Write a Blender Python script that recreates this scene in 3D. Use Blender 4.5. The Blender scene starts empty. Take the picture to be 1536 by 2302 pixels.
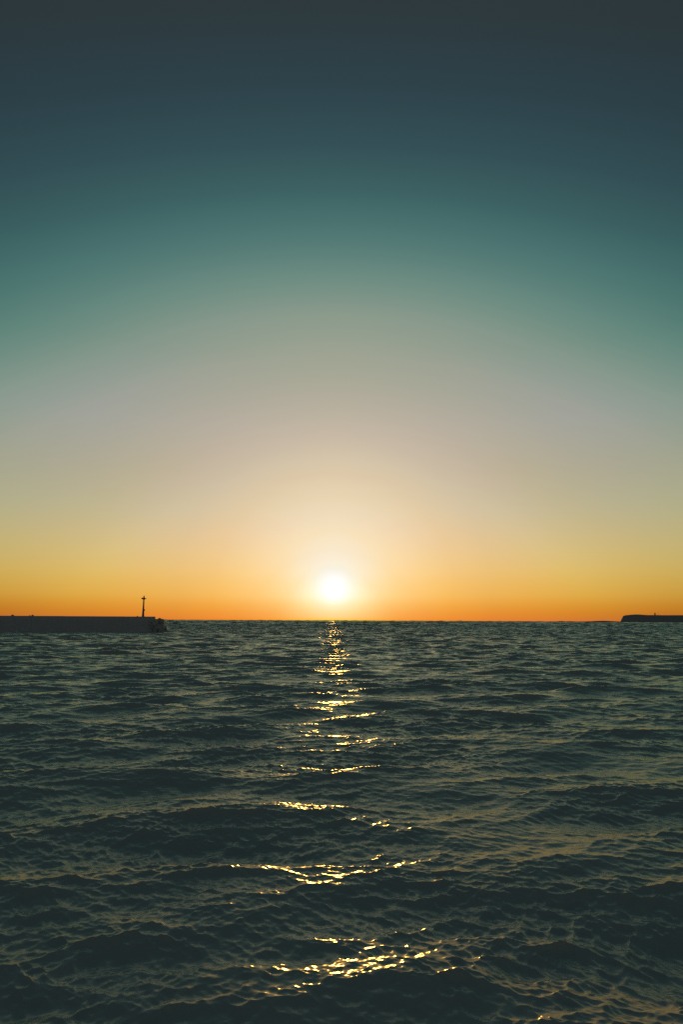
import bpy, bmesh, math, random
import numpy as np

random.seed(7)
R = math.radians
sc = bpy.context.scene
col = sc.collection

# ------------------------------------------------------------------ camera
EYE = 5.0                                   # height of the eye above the sea, metres
cam_d = bpy.data.cameras.new('camera')
cam = bpy.data.objects.new('camera', cam_d)
col.objects.link(cam)
cam_d.sensor_fit = 'VERTICAL'
cam_d.sensor_height = 36.0
cam_d.lens = 24.0
cam_d.clip_start = 0.1
cam_d.clip_end = 120000.0
cam.location = (0, 0, EYE)
from mathutils import Matrix, Vector
cam.rotation_euler = (Matrix.Rotation(R(90 + 9.03), 3, 'X') @ Matrix.Rotation(R(0.24), 3, 'Z')).to_euler()
sc.camera = cam

# ------------------------------------------------------------------ sky
SUN_EL, SUN_AZ = R(2.42), R(-0.6)            # just above the horizon, a touch left of straight ahead
SUN = Vector((math.sin(SUN_AZ) * math.cos(SUN_EL), math.cos(SUN_AZ) * math.cos(SUN_EL), math.sin(SUN_EL)))
world = bpy.data.worlds.new('World')
sc.world = world
world.use_nodes = True
wt = world.node_tree
wt.nodes.clear()


def wn(kind, **kw):
    n = wt.nodes.new(kind)
    for k, v in kw.items():
        setattr(n, k, v)
    return n


def wl(a, b):
    wt.links.new(a, b)


def wmath(op, a, b=None):
    n = wn('ShaderNodeMath', operation=op)
    for i, v in enumerate((a, b)):
        if v is None:
            continue
        if isinstance(v, (int, float)):
            n.inputs[i].default_value = v
        else:
            wl(v, n.inputs[i])
    return n.outputs[0]


def wramp(fac, stops, interp='LINEAR'):
    """colour ramp of factors over an angle in degrees; returns the colour already scaled back"""
    top = max(max(s[1:]) for s in stops)
    last = stops[-1][0]
    n = wn('ShaderNodeValToRGB')
    cr = n.color_ramp
    cr.interpolation = interp
    while len(cr.elements) < len(stops):
        cr.elements.new(0.5)
    for e, s in zip(cr.elements, stops):
        e.position = s[0] / last
    for e, s in zip(cr.elements, stops):
        e.color = (s[1] / top, s[2] / top, s[3] / top, 1)
    wl(wmath('DIVIDE', fac, last), n.inputs[0])
    v = wn('ShaderNodeVectorMath', operation='SCALE')
    wl(n.outputs[0], v.inputs[0])
    v.inputs['Scale'].default_value = top
    return v.outputs[0]


sky = wn('ShaderNodeTexSky', sky_type='NISHITA', sun_disc=False, sun_elevation=SUN_EL,
         sun_rotation=SUN_AZ, altitude=5.0)
tc = wn('ShaderNodeTexCoord')
nrm = wn('ShaderNodeVectorMath', operation='NORMALIZE')
wl(tc.outputs['Generated'], nrm.inputs[0])
sep = wn('ShaderNodeSeparateXYZ')
wl(nrm.outputs[0], sep.inputs[0])
DEG = 180 / math.pi
elev = wmath('MULTIPLY', wmath('ARCSINE', sep.outputs['Z']), DEG)
dot = wn('ShaderNodeVectorMath', operation='DOT_PRODUCT')
wl(nrm.outputs[0], dot.inputs[0])
dot.inputs[1].default_value = SUN
theta = wmath('MULTIPLY', wmath('ARCCOSINE', wmath('MINIMUM', dot.outputs['Value'], 1.0)), DEG)
dome = wmath('ADD', wmath('MULTIPLY', wmath('MAXIMUM', elev, 0.0), 0.47), wmath('MULTIPLY', theta, 0.53))
# teal grading of the upper air, orange of the low air, warm aureole round the sun
RS = [(0.0, 0.206, 0.718, 32.765), (0.375, 0.215, 0.69, 25.999), (0.75, 0.225, 0.664, 20.63), (1.125, 0.235, 0.639, 16.37),
      (1.5, 0.246, 0.614, 12.99), (1.875, 0.258, 0.601, 10.7), (2.25, 0.27, 0.589, 8.813), (2.625, 0.283, 0.577, 7.259),
      (3.0, 0.296, 0.565, 5.979), (3.75, 0.332, 0.61, 5.015), (4.5, 0.372, 0.658, 4.206), (6.0, 0.473, 0.817, 3.503),
      (7.5, 0.583, 0.985, 3.276), (9.0, 0.718, 1.188, 3.064), (12.0, 0.975, 1.602, 2.944), (15.0, 1.195, 1.823, 2.577),
      (18.0, 1.409, 2.067, 2.54), (21.0, 1.616, 2.308, 2.53), (24.0, 1.51, 2.39, 2.283), (27.0, 1.073, 2.169, 1.962),
      (28.5, 0.864, 1.929, 1.767), (30.0, 0.695, 1.716, 1.592), (31.5, 0.581, 1.455, 1.379), (33.0, 0.485, 1.234, 1.195),
      (34.5, 0.445, 1.039, 1.047), (36.0, 0.408, 0.875, 0.918), (38.0, 0.389, 0.736, 0.79), (40.0, 0.371, 0.619, 0.679),
      (44.0, 0.412, 0.515, 0.486), (50.0, 0.46, 0.51, 0.48), (89.0, 1.0, 1.0, 1.0)]
RE = [(0.0, 0.636, 0.326, 2.317), (0.075, 0.629, 0.327, 1.91), (0.112, 0.625, 0.328, 1.734), (0.15, 0.622, 0.329, 1.574),
      (0.188, 0.618, 0.33, 1.429), (0.225, 0.615, 0.331, 1.297), (0.3, 0.608, 0.333, 1.069), (0.338, 0.604, 0.333, 0.97),
      (0.375, 0.601, 0.334, 0.881), (0.412, 0.598, 0.335, 0.8), (0.45, 0.595, 0.336, 0.726), (0.488, 0.591, 0.337, 0.659),
      (0.525, 0.588, 0.338, 0.598), (0.6, 0.582, 0.34, 0.493), (0.75, 0.583, 0.349, 0.446), (0.9, 0.585, 0.358, 0.404),
      (1.05, 0.586, 0.368, 0.366), (1.2, 0.588, 0.378, 0.331), (2.0, 0.631, 0.453, 0.334), (3.0, 0.677, 0.49, 0.317),
      (4.0, 0.717, 0.529, 0.355), (5.5, 0.752, 0.559, 0.397), (7.0, 0.765, 0.574, 0.44), (9.0, 0.751, 0.591, 0.49),
      (12.0, 0.757, 0.589, 0.527), (16.0, 0.763, 0.619, 0.628), (22.0, 0.702, 0.646, 0.622), (30.0, 0.814, 0.738, 0.742),
      (37.5, 0.902, 0.859, 0.862), (45.0, 1.0, 1.0, 1.001)]
RG = [(0.0, 2.381, 2.712, 1.533), (0.6, 1.932, 2.394, 1.468), (1.2, 1.445, 2.002, 1.405), (1.8, 1.35, 1.911, 1.324),
      (2.4, 1.357, 1.857, 1.276), (3.0, 1.326, 1.745, 1.236), (3.8, 1.282, 1.645, 1.186), (5.0, 1.237, 1.477, 1.08),
      (6.5, 1.175, 1.327, 1.039), (8.0, 1.114, 1.215, 0.983), (10.0, 1.054, 1.094, 0.917), (13.0, 0.991, 1.014, 0.944),
      (16.0, 0.99, 1.0, 0.965), (19.0, 0.99, 1.005, 0.955), (24.0, 0.999, 1.0, 1.001)]
acc = sky.outputs[0]
for fac, stops in ((dome, RS), (wmath('MAXIMUM', elev, 0.0), RE), (theta, RG)):
    m = wn('ShaderNodeVectorMath', operation='MULTIPLY')
    wl(acc, m.inputs[0])
    wl(wramp(fac, stops, 'LINEAR'), m.inputs[1])
    acc = m.outputs[0]
bg = wn('ShaderNodeBackground')
bg.inputs['Strength'].default_value = 0.1
wl(acc, bg.inputs['Color'])
wo = wn('ShaderNodeOutputWorld')
wl(bg.outputs[0], wo.inputs['Surface'])

# ------------------------------------------------------------------ sun
sun_d = bpy.data.lights.new('sun', 'SUN')
sun_d.energy = 2.0
sun_d.angle = R(0.53)
sun_d.color = (1.0, 0.43, 0.09)
sun = bpy.data.objects.new('sun', sun_d)
col.objects.link(sun)
sun.rotation_euler = SUN.to_track_quat('Z', 'Y').to_euler()

sc.view_settings.view_transform = 'Standard'
sc.view_settings.look = 'None'
sc.view_settings.exposure = 0.0
sc.view_settings.gamma = 1.0
sc.render.engine = 'CYCLES'
sc.cycles.use_denoising = False
sc.cycles.max_bounces = 6
sc.cycles.sample_clamp_direct = 14.0
sc.cycles.sample_clamp_indirect = 3.0


# ------------------------------------------------------------------ helpers
def material(name):
    m = bpy.data.materials.new(name)
    m.use_nodes = True
    nt = m.node_tree
    return m, nt, nt.nodes['Principled BSDF']


def mnode(nt, kind, ins=None, **kw):
    n = nt.nodes.new(kind)
    for k, v in kw.items():
        setattr(n, k, v)
    for k, v in (ins or {}).items():
        if hasattr(v, 'is_linked'):
            nt.links.new(v, n.inputs[k])
        else:
            n.inputs[k].default_value = v
    return n


def rough_material(name, ca, cb, scale, bump, rough=0.9):
    """mottled matt material: two colours mixed by noise, with fine relief"""
    m, nt, p = material(name)
    g = mnode(nt, 'ShaderNodeNewGeometry')
    n = mnode(nt, 'ShaderNodeTexNoise', {'Vector': g.outputs['Position'], 'Scale': scale, 'Detail': 8.0, 'Roughness': 0.65})
    mx = mnode(nt, 'ShaderNodeMix', data_type='RGBA')
    nt.links.new(n.outputs['Fac'], mx.inputs['Factor'])
    mx.inputs['A'].default_value = (*ca, 1)
    mx.inputs['B'].default_value = (*cb, 1)
    nt.links.new(mx.outputs['Result'], p.inputs['Base Color'])
    b = mnode(nt, 'ShaderNodeBump', {'Height': n.outputs['Fac'], 'Strength': 0.6, 'Distance': bump})
    nt.links.new(b.outputs[0], p.inputs['Normal'])
    p.inputs['Roughness'].default_value = rough
    return m


def obj(name, bm, mat, parent=None, smooth=False):
    me = bpy.data.meshes.new(name)
    bm.to_mesh(me)
    bm.free()
    me.materials.append(mat)
    if smooth:
        me.polygons.foreach_set('use_smooth', [True] * len(me.polygons))
    o = bpy.data.objects.new(name, me)
    col.objects.link(o)
    o.parent = parent
    return o


def empty(name, loc):
    o = bpy.data.objects.new(name, None)
    o.empty_display_size = 0.5
    o.location = loc
    col.objects.link(o)
    return o


def tag(o, label=None, cat=None, group=None, kind=None):
    for k, v in (('label', label), ('category', cat), ('group', group), ('kind', kind)):
        if v:
            o[k] = v
    return o


def prism(bm, profile, x0, x1):
    """profile in (y, z), swept along x"""
    a = [bm.verts.new((x0, y, z)) for y, z in profile]
    b = [bm.verts.new((x1, y, z)) for y, z in profile]
    n = len(profile)
    for i in range(n):
        bm.faces.new((a[i], a[(i + 1) % n], b[(i + 1) % n], b[i]))
    bm.faces.new(a[::-1])
    bm.faces.new(b)
    bmesh.ops.recalc_face_normals(bm, faces=bm.faces)


def box(bm, c, s, rot=None):
    g = bmesh.ops.create_cube(bm, size=1.0)
    M = Matrix.Translation(c) @ (rot.to_4x4() if rot else Matrix.Identity(4)) @ Matrix.Diagonal((*s, 1))
    bmesh.ops.transform(bm, matrix=M, verts=g['verts'])
    return g['verts']


def lathe(bm, prof, n=24, c=(0, 0)):
    rings = []
    for r, z in prof:
        rings.append([bm.verts.new((c[0] + r * math.cos(2 * math.pi * i / n), c[1] + r * math.sin(2 * math.pi * i / n), z)) for i in range(n)])
    for a, b in zip(rings, rings[1:]):
        for i in range(n):
            bm.faces.new((a[i], a[(i + 1) % n], b[(i + 1) % n], b[i]))
    bm.faces.new(rings[0][::-1])
    bm.faces.new(rings[-1])


def bar(bm, p, q, r, n=8):
    p, q = Vector(p), Vector(q)
    d = q - p
    M = Matrix.Translation((p + q) / 2) @ d.to_track_quat('Z', 'Y').to_matrix().to_4x4()
    bmesh.ops.create_cone(bm, cap_ends=True, segments=n, radius1=r, radius2=r, depth=d.length, matrix=M)


def stone_bm(seed, sub=2, rough=0.22):
    rnd = random.Random(seed)
    bm = bmesh.new()
    bmesh.ops.create_icosphere(bm, subdivisions=sub, radius=1.0)
    planes = [(Vector((rnd.gauss(0, 1), rnd.gauss(0, 1), rnd.gauss(0, 1))).normalized(), rnd.uniform(0.62, 0.9)) for _ in range(9)]
    for v in bm.verts:
        d = v.co.normalized()
        r = 1.0
        for n, k in planes:                # cut flat facets as quarried stone has
            c = d.dot(n)
            if c > 1e-3:
                r = min(r, k / c)
        v.co = d * (r + rnd.uniform(-1, 1) * rough * 0.12)
    return bm


# ------------------------------------------------------------------ the sea
def sea_material():
    m, nt, p = material('sea_water')
    nt.nodes.remove(p)
    g = mnode(nt, 'ShaderNodeNewGeometry')
    h = None
    for scale, amp, sx, ang, kind in ((1.9, 0.022, 0.34, -9, 'RIDGED_MULTIFRACTAL'), (6.0, 0.0085, 0.34, 10, 'RIDGED_MULTIFRACTAL'), (15.0, 0.0040, 0.4, -4, 'FBM')):
        mp = mnode(nt, 'ShaderNodeMapping', {'Vector': g.outputs['Position'], 'Rotation': (0, 0, R(ang)), 'Scale': (sx, 1.0, 0.0)})
        n = mnode(nt, 'ShaderNodeTexNoise', noise_type=kind)
        for key, val in (('Scale', scale), ('Detail', 2.0), ('Roughness', 0.5), ('Distortion', 0.3)):
            n.inputs[key].default_value = val
        nt.links.new(mp.outputs[0], n.inputs['Vector'])
        a = mnode(nt, 'ShaderNodeMath', {0: n.outputs['Fac'], 1: amp}, operation='MULTIPLY')
        h = a if h is None else mnode(nt, 'ShaderNodeMath', {0: h.outputs[0], 1: a.outputs[0]}, operation='ADD')
    b = mnode(nt, 'ShaderNodeBump', {'Height': h.outputs[0], 'Strength': 1.0, 'Distance': 1.0})
    body = mnode(nt, 'ShaderNodeBsdfDiffuse', {'Color': (0.34, 0.41, 0.385, 1)})
    skin = mnode(nt, 'ShaderNodeBsdfGlossy', {'Color': (0.86, 1.0, 0.84, 1), 'Roughness': 0.17, 'Normal': b.outputs[0]})
    fr = mnode(nt, 'ShaderNodeFresnel', {'IOR': 1.2, 'Normal': b.outputs[0]})
    # turbid, finely rippled water mirrors less at a low angle than a flat pane would
    fk = mnode(nt, 'ShaderNodeMath', {0: fr.outputs[0], 1: 0.68}, operation='MULTIPLY')
    mx = mnode(nt, 'ShaderNodeMixShader', {0: fk.outputs[0], 1: body.outputs[0], 2: skin.outputs[0]})
    nt.links.new(mx.outputs[0], nt.nodes['Material Output'].inputs['Surface'])
    return m


def wave_set(seed=11, n=300, top=10.5, low=0.10, peak=5.2, level=0.0105):
    """a wind sea: wavelength, direction, amplitude and phase of every component"""
    rg = np.random.default_rng(seed)
    lam = top * (low / top) ** ((np.arange(n) + rg.uniform(0, 1, n)) / n)
    k = 2 * np.pi / lam
    dlnk = math.log(top / low) / n
    mss = level * (1 + 0.7 * np.exp(-(np.log(lam / peak) / 0.45) ** 2))    # slope variance for each unit of ln k
    mss *= 1 + 0.9 / (1 + (lam / 0.6) ** 3) - 0.3 * np.exp(-(np.log(lam / 1.6) / 0.5) ** 2)
    mss *= np.where(lam > 1.27 * peak, np.exp(-((np.log(lam / (1.27 * peak))) / 0.25) ** 2), 1.0)
    amp = np.sqrt(2 * mss * dlnk) / k
    spread = np.interp(np.log(lam), [math.log(0.10), math.log(0.22), math.log(0.4), math.log(1.5), math.log(8.0)], [1.3, 1.1, 0.65, 0.48, 0.34])
    ang = -math.pi / 2 + R(8) + rg.normal(0, 1, n) * spread                # running towards the shore
    return k * np.cos(ang), k * np.sin(ang), k, amp, rg.uniform(0, 2 * np.pi, n)


def sea_patch(rs, ths, dr, dt, waves, chop=1.4, far=None):
    """polar patch of sea: rs radii, ths bearings, dr/dt the sample spacing that each ring can carry"""
    r = rs.astype(np.float32)[:, None]
    st, ct = np.sin(ths).astype(np.float32)[None], np.cos(ths).astype(np.float32)[None]
    X, Y = r * st, r * ct
    dx = np.zeros_like(X); dy = np.zeros_like(X); z = np.zeros_like(X)
    # gusts: patches where the short waves stand higher or lower
    gust = np.zeros_like(X)
    for fx, fy, ph in ((0.31, 0.52, 0.4), (-0.44, 0.23, 2.1), (0.17, -0.83, 4.4), (0.71, 0.36, 1.2), (-0.13, 0.29, 5.0)):
        gust += np.sin(np.float32(fx) * X + np.float32(fy) * Y + np.float32(ph))
    gust = np.clip(1 + 0.16 * gust, 0.6, 1.5)
    for kx, ky, k, a, ph in zip(*waves):
        kr = np.abs(kx * st + ky * ct)
        kt = np.abs(kx * ct - ky * st)
        lim = lambda q: np.clip((3.0 - q) / 1.5, 0, 1)
        # rings that still carry this wave
        keep = np.nonzero(k * 0.35 * np.minimum(dr, dt) < 3.0)[0]
        if len(keep) == 0:
            continue
        e = keep[-1] + 1
        w = (lim(kr * dr[:e, None]) * lim(kt * dt[:e, None])).astype(np.float32) * np.float32(a)
        if k > 4.0:
            w *= gust[:e]
        if not w.any():
            continue
        p = (np.float32(kx) * X[:e] + np.float32(ky) * Y[:e] + np.float32(ph))
        s, c = np.sin(p), np.cos(p)
        z[:e] += w * c
        s *= w * np.float32(chop)
        dx[:e] -= np.float32(kx / k) * s
        dy[:e] -= np.float32(ky / k) * s
    if far is not None:                     # the open sea outside runs rougher than the sheltered water
        f = far(rs).astype(np.float32)[:, None]
        dx *= np.minimum(f, 1.3); dy *= np.minimum(f, 1.3); z *= f
    return np.stack([X + dx, Y + dy, z], -1)


def build_sea():
    # seed picks the pattern of crests
    waves = wave_set(33)
    verts, faces, base = [], [], 0

    def add(P, closed=False):
        nonlocal base
        nr, nc = P.shape[:2]
        idx = base + np.arange(nr * nc).reshape(nr, nc)
        if closed:
            idx = np.concatenate([idx, idx[:, :1]], 1)
        q = np.stack([idx[:-1, :-1], idx[1:, :-1], idx[1:, 1:], idx[:-1, 1:]], -1).reshape(-1, 4)
        verts.append(P.reshape(-1, 3)); faces.append(q[:, ::-1])
        base += nr * nc

    W = R(31)
    # near water, ring spacing in proportion to the distance
    rough = lambda r: np.interp(r, [40, 120, 400, 800], [1.0, 1.35, 1.95, 3.0])
    rs = np.exp(np.linspace(math.log(7.5), math.log(150.0), 1120))
    ths = np.linspace(-W, W, 780)
    step = rs * (math.log(150 / 7.5) / 1119)
    add(sea_patch(rs, ths, step, rs * (2 * W / 779) * 0.6, waves, far=rough))
    # open water out to 10 km
    swell = wave_set(5, 60, 90.0, 24.0, 40.0, 0.05)
    outer = wave_set(6, 70, 30.0, 7.0, 13.0, 0.045)
    for r0, r1, dr, nt, ws in ((150, 400, 0.46, 430, waves), (400, 800, 0.5, 220, waves), (792, 2600, 1.9, 110, outer), (2600, 10000, 7.0, 80, swell)):
        rf = np.linspace(r0, r1, int((r1 - r0) / dr) + 1)
        tf = np.linspace(-W, W, nt)
        add(sea_patch(rf, tf, np.full(len(rf), dr), np.full(len(rf), 0.4), ws, far=rough if ws is waves else (lambda r: np.interp(r, [1000, 2599, 2600, 3200, 4500, 9000], [1.0, 1.15, 0.6, 0.65, 1.0, 1.4]))))
    # the rest of the circle, beside and behind the eye
    rb = np.exp(np.linspace(math.log(7.5), math.log(10000.0), 260))
    tb = np.linspace(W, 2 * math.pi - W, 240)
    sp = np.maximum(rb * (2 * math.pi / 260), np.gradient(rb))
    add(sea_patch(rb, tb, sp, sp, waves))
    # under the eye, and out to the horizon
    full = np.linspace(0, 2 * math.pi, 240, endpoint=False)
    ri = np.linspace(0.05, 7.5, 30)
    add(sea_patch(ri, full, np.full(30, 0.35), np.full(30, 0.35), waves), True)
    ro = np.exp(np.linspace(math.log(10000.0), math.log(60000.0), 40))
    P = np.stack([ro[:, None] * np.sin(full), ro[:, None] * np.cos(full), np.zeros((40, 240))], -1)
    add(P.astype(np.float32), True)
    V = np.concatenate(verts).astype(np.float32)
    Fq = np.concatenate(faces).astype(np.int32)
    me = bpy.data.meshes.new('sea')
    me.vertices.add(len(V)); me.vertices.foreach_set('co', V.ravel())
    me.loops.add(Fq.size); me.loops.foreach_set('vertex_index', Fq.ravel())
    me.polygons.add(len(Fq))
    me.polygons.foreach_set('loop_start', np.arange(0, Fq.size, 4, dtype=np.int32))
    me.polygons.foreach_set('use_smooth', np.ones(len(Fq), dtype=bool))
    me.update(calc_edges=True)
    me.materials.append(sea_material())
    o = bpy.data.objects.new('sea', me)
    col.objects.link(o)
    tag(o, 'dark teal sea with short wind waves and a path of sun glints', 'sea', kind='structure')
    print('sea quads', len(Fq))


build_sea()

# ------------------------------------------------------------------ headland far across the water
rock_m = rough_material('headland_rock', (0.26, 0.27, 0.26), (0.36, 0.36, 0.34), 0.02, 2.0)


def fbm(x, y, seed, octs=5):
    rg = np.random.default_rng(seed)
    v = 0; a = 1.0
    for o_ in range(octs):
        f = 2.0 ** o_
        for _ in range(3):
            t = rg.uniform(0, 6.28)
            v = v + a * np.sin((x * math.cos(t) + y * math.sin(t)) * f + rg.uniform(0, 6.28)) / 3
        a *= 0.55
    return v


def ridge(name, xs, prof, y0, depth, label, seed, rough):
    """terrain strip: crest height prof(x), cliff towards the viewer and the sea, falling inland"""
    ny = 40
    x = np.array(xs)
    t = np.linspace(0, 1, ny)
    bm = bmesh.new()
    H = np.array([prof(v) for v in x])
    grid = []
    for i, xv in enumerate(x):
        rowv = []
        for j, tv in enumerate(t):
            yy = y0 + depth * (tv - 0.16)
            rise = min(tv / 0.13, 1.0) ** 0.6 if tv < 0.13 else 1.0
            fall = 1 - max(0, (tv - 0.55) / 0.45) ** 2
            nz = fbm(xv / 38.0, yy / 38.0, seed)
            z = -2.5 + (H[i] + 2.5) * rise * fall + rough * nz * rise * min(1, H[i] / 12.0)
            yj = yy + 3.5 * fbm(xv / 30.0, tv * 4, seed + 1) * (1 - rise)
            rowv.append(bm.verts.new((xv + 0.46 * (yy - y0) + 3 * fbm(yy / 25.0, xv / 40.0, seed + 2, 3), yj, z)))
        grid.append(rowv)
    for a, b in zip(grid, grid[1:]):
        for j in range(ny - 1):
            bm.faces.new((a[j], b[j], b[j + 1], a[j + 1]))
    o = obj(name, bm, rock_m, None, True)
    tag(o, label, 'headland' if name == 'headland' else 'spit', kind='structure')
    return o


def pl(pts):
    xs, zs = zip(*pts)
    return lambda v: float(np.interp(v, xs, zs))


ridge('headland', np.concatenate([np.linspace(1206, 1300, 60), np.linspace(1303, 1700, 100), np.linspace(1710, 2400, 40)]),
      pl([(1206, -3), (1213, 2), (1219, 11), (1223, 20), (1229, 29), (1240, 32), (1262, 34.2), (1280, 35.6), (1305, 35.4), (1325, 34.0), (1345, 33.4),
          (1440, 33.8), (1500, 34.0), (1600, 36), (1900, 44), (2400, 50)]), 3000, 420,
      'dark flat-topped headland with a steep cliff end across the sea', 3, 1.0)
ridge('low_spit', np.linspace(1040, 1230, 90),
      pl([(1040, -3), (1070, 5.0), (1110, 6.4), (1135, 7.8), (1165, 8.6), (1185, 7.8), (1208, 6.8), (1230, 6.0)]), 3060, 120,
      'low dark reef running out from the cliff foot of the headland', 9, 0.25)

tower_m = rough_material('tower_masonry', (0.20, 0.18, 0.16), (0.32, 0.30, 0.27), 0.6, 0.05)
steel_m = rough_material('grey_steel', (0.10, 0.11, 0.11), (0.18, 0.19, 0.19), 3.0, 0.01, 0.55)
glass_m, _, gp = material('lantern_glass')
gp.inputs['Base Color'].default_value = (0.10, 0.13, 0.13, 1)
gp.inputs['Roughness'].default_value = 0.08
dark_m = rough_material('dark_opening', (0.015, 0.015, 0.016), (0.03, 0.03, 0.03), 2.0, 0.01)

# stubby tower on the headland: 5 m wide, about 10 m high
t = empty('watch_tower', (1366.7, 3000, 32.5))
tag(t, 'stubby dark tower on the flat top of the headland', 'tower')
bm = bmesh.new()
lathe(bm, [(3.0, -0.6), (3.0, 0.6), (2.75, 0.8), (2.6, 8.2)], 20)
obj('wall', bm, tower_m, t)
bm = bmesh.new()
lathe(bm, [(2.62, 8.2), (3.0, 8.6), (3.0, 9.2)], 20)
obj('parapet', bm, tower_m, t)
bm = bmesh.new()
lathe(bm, [(1.5, 9.2), (1.5, 10.6), (1.75, 10.65), (0.3, 11.4)], 16)
obj('roof_lantern', bm, steel_m, t)
for zz in (3.2, 6.2):
    bm = bmesh.new()
    box(bm, (0, -2.64, zz), (0.8, 0.25, 1.3))
    obj('window', bm, dark_m, t)
bm = bmesh.new()
box(bm, (0.9, -2.55, 1.3), (1.0, 0.3, 2.1))
obj('door', bm, dark_m, t)

t = empty('radio_mast', (1380.5, 3000, 32.3))
tag(t, 'thin upright mast beside the tower on the headland', 'mast')
bm = bmesh.new()
lathe(bm, [(0.42, -0.6), (0.36, 6), (0.22, 14.4)], 10)
obj('pole', bm, steel_m, t)
for zz in (11.5, 13.2):
    bm = bmesh.new()
    bar(bm, (-0.9, 0, zz), (0.9, 0, zz), 0.08)
    obj('antenna', bm, steel_m, t)
bm = bmesh.new()
box(bm, (0, 0, -0.2), (2.2, 2.2, 0.9))
obj('footing', bm, tower_m, t)

# ------------------------------------------------------------------ breakwater
conc_m = rough_material('sea_concrete', (0.35, 0.40, 0.43), (0.50, 0.55, 0.58), 0.55, 0.03)
stone_m = rough_material('armour_rock', (0.30, 0.34, 0.36), (0.44, 0.47, 0.48), 0.9, 0.06)
BX, BY, TOP = -72.7, 267.0, 6.2
bw = empty('breakwater', (BX, BY, 0))
tag(bw, 'long dark concrete breakwater wall running out into the sea', 'breakwater')
# caissons side by side; the wall keeps one line and rises a little towards the land
L = 11.8
x = 0.0
rnd = random.Random(4)
for i in range(17):
    top = TOP + 0.0016 * (-x) + rnd.uniform(-0.012, 0.012)
    bm = bmesh.new()
    o_ = rnd.uniform(-0.02, 0.02)
    prism(bm, [(-0.35 + o_, -3), (0.0 + o_, 1.2), (0.05 + o_, top - 1.3), (0.45 + o_, top - 1.1), (0.55 + o_, top),
               (3.2, top), (3.3, top - 1.4), (11.0, top - 1.55), (11.3, -3)], x - L + 0.03, x)
    bmesh.ops.bevel(bm, geom=[e for e in bm.edges], offset=0.04, segments=1, affect='EDGES')
    obj('caisson', bm, conc_m, bw)
    x -= L
# a step at the end of the wall
bm = bmesh.new()
prism(bm, [(0.3, -3), (0.4, 5.3), (9.5, 5.3), (9.8, -3)], 0.02, 1.6)
bmesh.ops.bevel(bm, geom=[e for e in bm.edges], offset=0.05, segments=1, affect='EDGES')
obj('end_step', bm, conc_m, bw)
# armour stones heaped round the head
meshes = []
for s in range(6):
    me = bpy.data.meshes.new('armour_stone')
    b_ = stone_bm(40 + s)
    b_.to_mesh(me); b_.free()
    me.materials.append(stone_m)
    meshes.append(me)
stones = [(1.55, 3.0, 4.75, 1.15), (2.25, 5.0, 4.35, 0.95), (2.75, 2.6, 4.25, 0.85), (0.75, 1.9, 4.55, 0.8)]
for zl, xe in ((4.15, 0.9), (3.2, 2.6), (2.0, 3.1), (0.8, 4.2), (-0.3, 5.6)):
    xx = -0.4
    while xx < xe:
        for yy in (-0.3, 2.2, 4.8, 7.4):
            stones.append((xx + rnd.uniform(-0.3, 0.3), yy + rnd.uniform(-0.4, 0.4), zl + rnd.uniform(-0.25, 0.2), rnd.uniform(0.85, 1.15)))
        xx += 1.55
for i, (sx, sy, sz, sr) in enumerate(stones):
    o = bpy.data.objects.new('armour_stone', meshes[i % 6])
    col.objects.link(o)
    o.parent = bw
    o.location = (sx, sy, sz)
    o.rotation_euler = (rnd.uniform(0, 6), rnd.uniform(0, 6), rnd.uniform(0, 6))
    o.scale = (sr * rnd.uniform(0.9, 1.2), sr, sr * rnd.uniform(0.85, 1.05))

# small things lying on the wall
lbls = ['rounded dark boulder alone on the breakwater top, far from the beacon',
        'flatter of two dark boulders side by side on the breakwater wall',
        'taller of two dark boulders side by side on the breakwater wall',
        'small dark boulder on the breakwater top close to the beacon']
for (bx, sz, lb, sd) in ((-127.9, (0.62, 0.55, 0.40), lbls[0], 1), (-121.2, (0.36, 0.4, 0.20), lbls[1], 2),
                         (-120.1, (0.52, 0.45, 0.38), lbls[2], 3), (-79.3, (0.33, 0.3, 0.2), lbls[3], 5)):
    o = obj('boulder', stone_bm(sd + 70), stone_m)
    o.location = (bx, BY + 1.6, TOP + 0.0016 * (BX - bx) + sz[2] * 0.35)
    o.scale = sz
    tag(o, lb, 'boulder')

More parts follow.
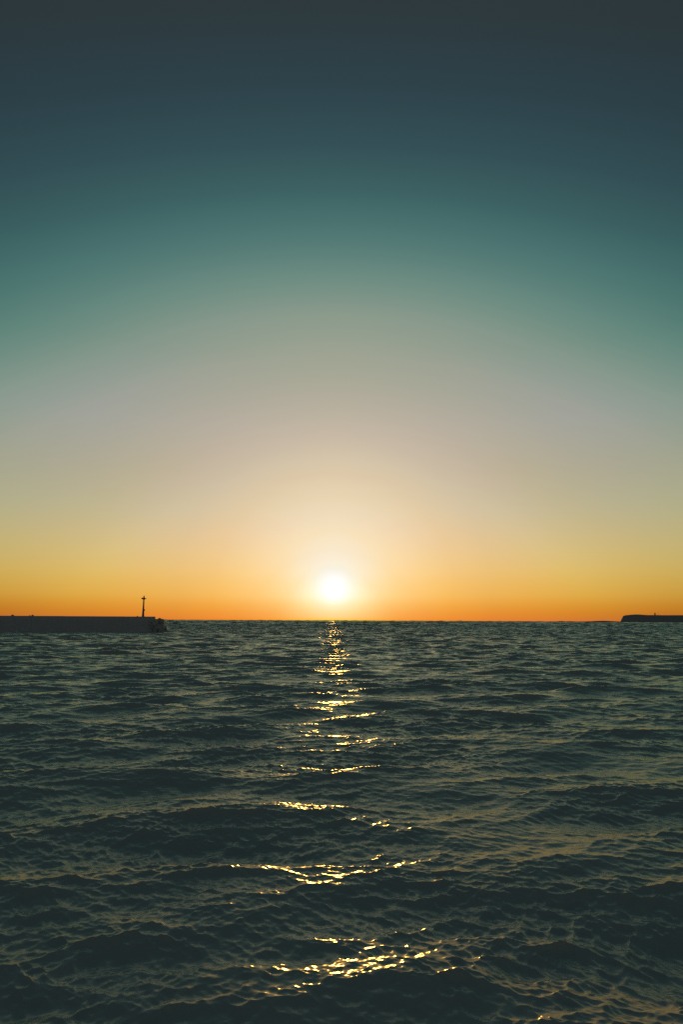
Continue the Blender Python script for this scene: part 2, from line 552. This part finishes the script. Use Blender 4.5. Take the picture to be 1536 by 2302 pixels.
# harbour beacon on the wall
paint_m = rough_material('beacon_paint', (0.16, 0.18, 0.19), (0.24, 0.26, 0.27), 2.5, 0.01, 0.6)
bx0, by0 = -77.2, BY + 1.9
bz = TOP + 0.0016 * (BX - bx0) - 0.02
t = empty('harbour_beacon', (bx0, by0, bz))
tag(t, 'slender tapered harbour light tower on the end of the breakwater', 'beacon')
bm = bmesh.new()
lathe(bm, [(0.60, 0.0), (0.60, 0.12), (0.48, 0.16)], 24)
obj('base', bm, conc_m, t)
bm = bmesh.new()
lathe(bm, [(0.44, 0.15), (0.38, 2.0), (0.29, 4.2), (0.21, 6.55)], 24)
obj('column', bm, paint_m, t, True)
bm = bmesh.new()
lathe(bm, [(0.19, 6.4), (0.45, 6.72), (0.58, 6.78), (0.58, 6.86)], 24)
obj('gallery', bm, steel_m, t)
rail = bmesh.new()
for a in range(10):
    c_, s_ = 0.55 * math.cos(a * 0.6283), 0.55 * math.sin(a * 0.6283)
    c2, s2 = 0.55 * math.cos((a + 1) * 0.6283), 0.55 * math.sin((a + 1) * 0.6283)
    bar(rail, (c_, s_, 6.84), (c_, s_, 7.22), 0.018, 6)
    bar(rail, (c_, s_, 7.22), (c2, s2, 7.22), 0.018, 6)
    bar(rail, (c_, s_, 7.04), (c2, s2, 7.04), 0.014, 6)
obj('railing', rail, steel_m, t)
bm = bmesh.new()
lathe(bm, [(0.34, 6.86), (0.34, 7.35), (0.24, 7.42)], 20)
obj('lantern_base', bm, paint_m, t)
bm = bmesh.new()
lathe(bm, [(0.2, 7.42), (0.22, 7.55), (0.22, 7.82), (0.18, 7.92)], 20)
ln = obj('lantern', bm, glass_m, t, True)
bm = bmesh.new()
lathe(bm, [(0.24, 7.92), (0.16, 8.0), (0.05, 8.06), (0.02, 8.25)], 16)
obj('cap', bm, steel_m, t)
bm = bmesh.new()
box(bm, (-0.66, -0.12, 7.0), (0.60, 0.07, 0.66), Matrix.Rotation(R(35), 3, 'X'))
box(bm, (-0.45, 0.0, 6.85), (0.3, 0.06, 0.06))
obj('solar_panel', bm, steel_m, t)
bm = bmesh.new()
box(bm, (0.66, 0, 6.93), (0.44, 0.3, 0.34))
obj('battery_box', bm, steel_m, t)
bm = bmesh.new()
box(bm, (0.50, -0.02, 2.45), (0.26, 0.24, 0.45))
box(bm, (0.36, -0.02, 2.72), (0.16, 0.2, 0.3))
obj('switch_box', bm, steel_m, t)
ld = bmesh.new()
for s_ in (-0.16, 0.16):
    bar(ld, (s_, -0.50, 0.1), (s_, -0.34, 6.6), 0.018, 6)
for k in range(21):
    f = (0.3 + k * 0.3) / 6.6
    bar(ld, (-0.16, -0.50 + 0.16 * f, 0.3 + k * 0.3), (0.16, -0.50 + 0.16 * f, 0.3 + k * 0.3), 0.014, 6)
obj('ladder', ld, steel_m, t)
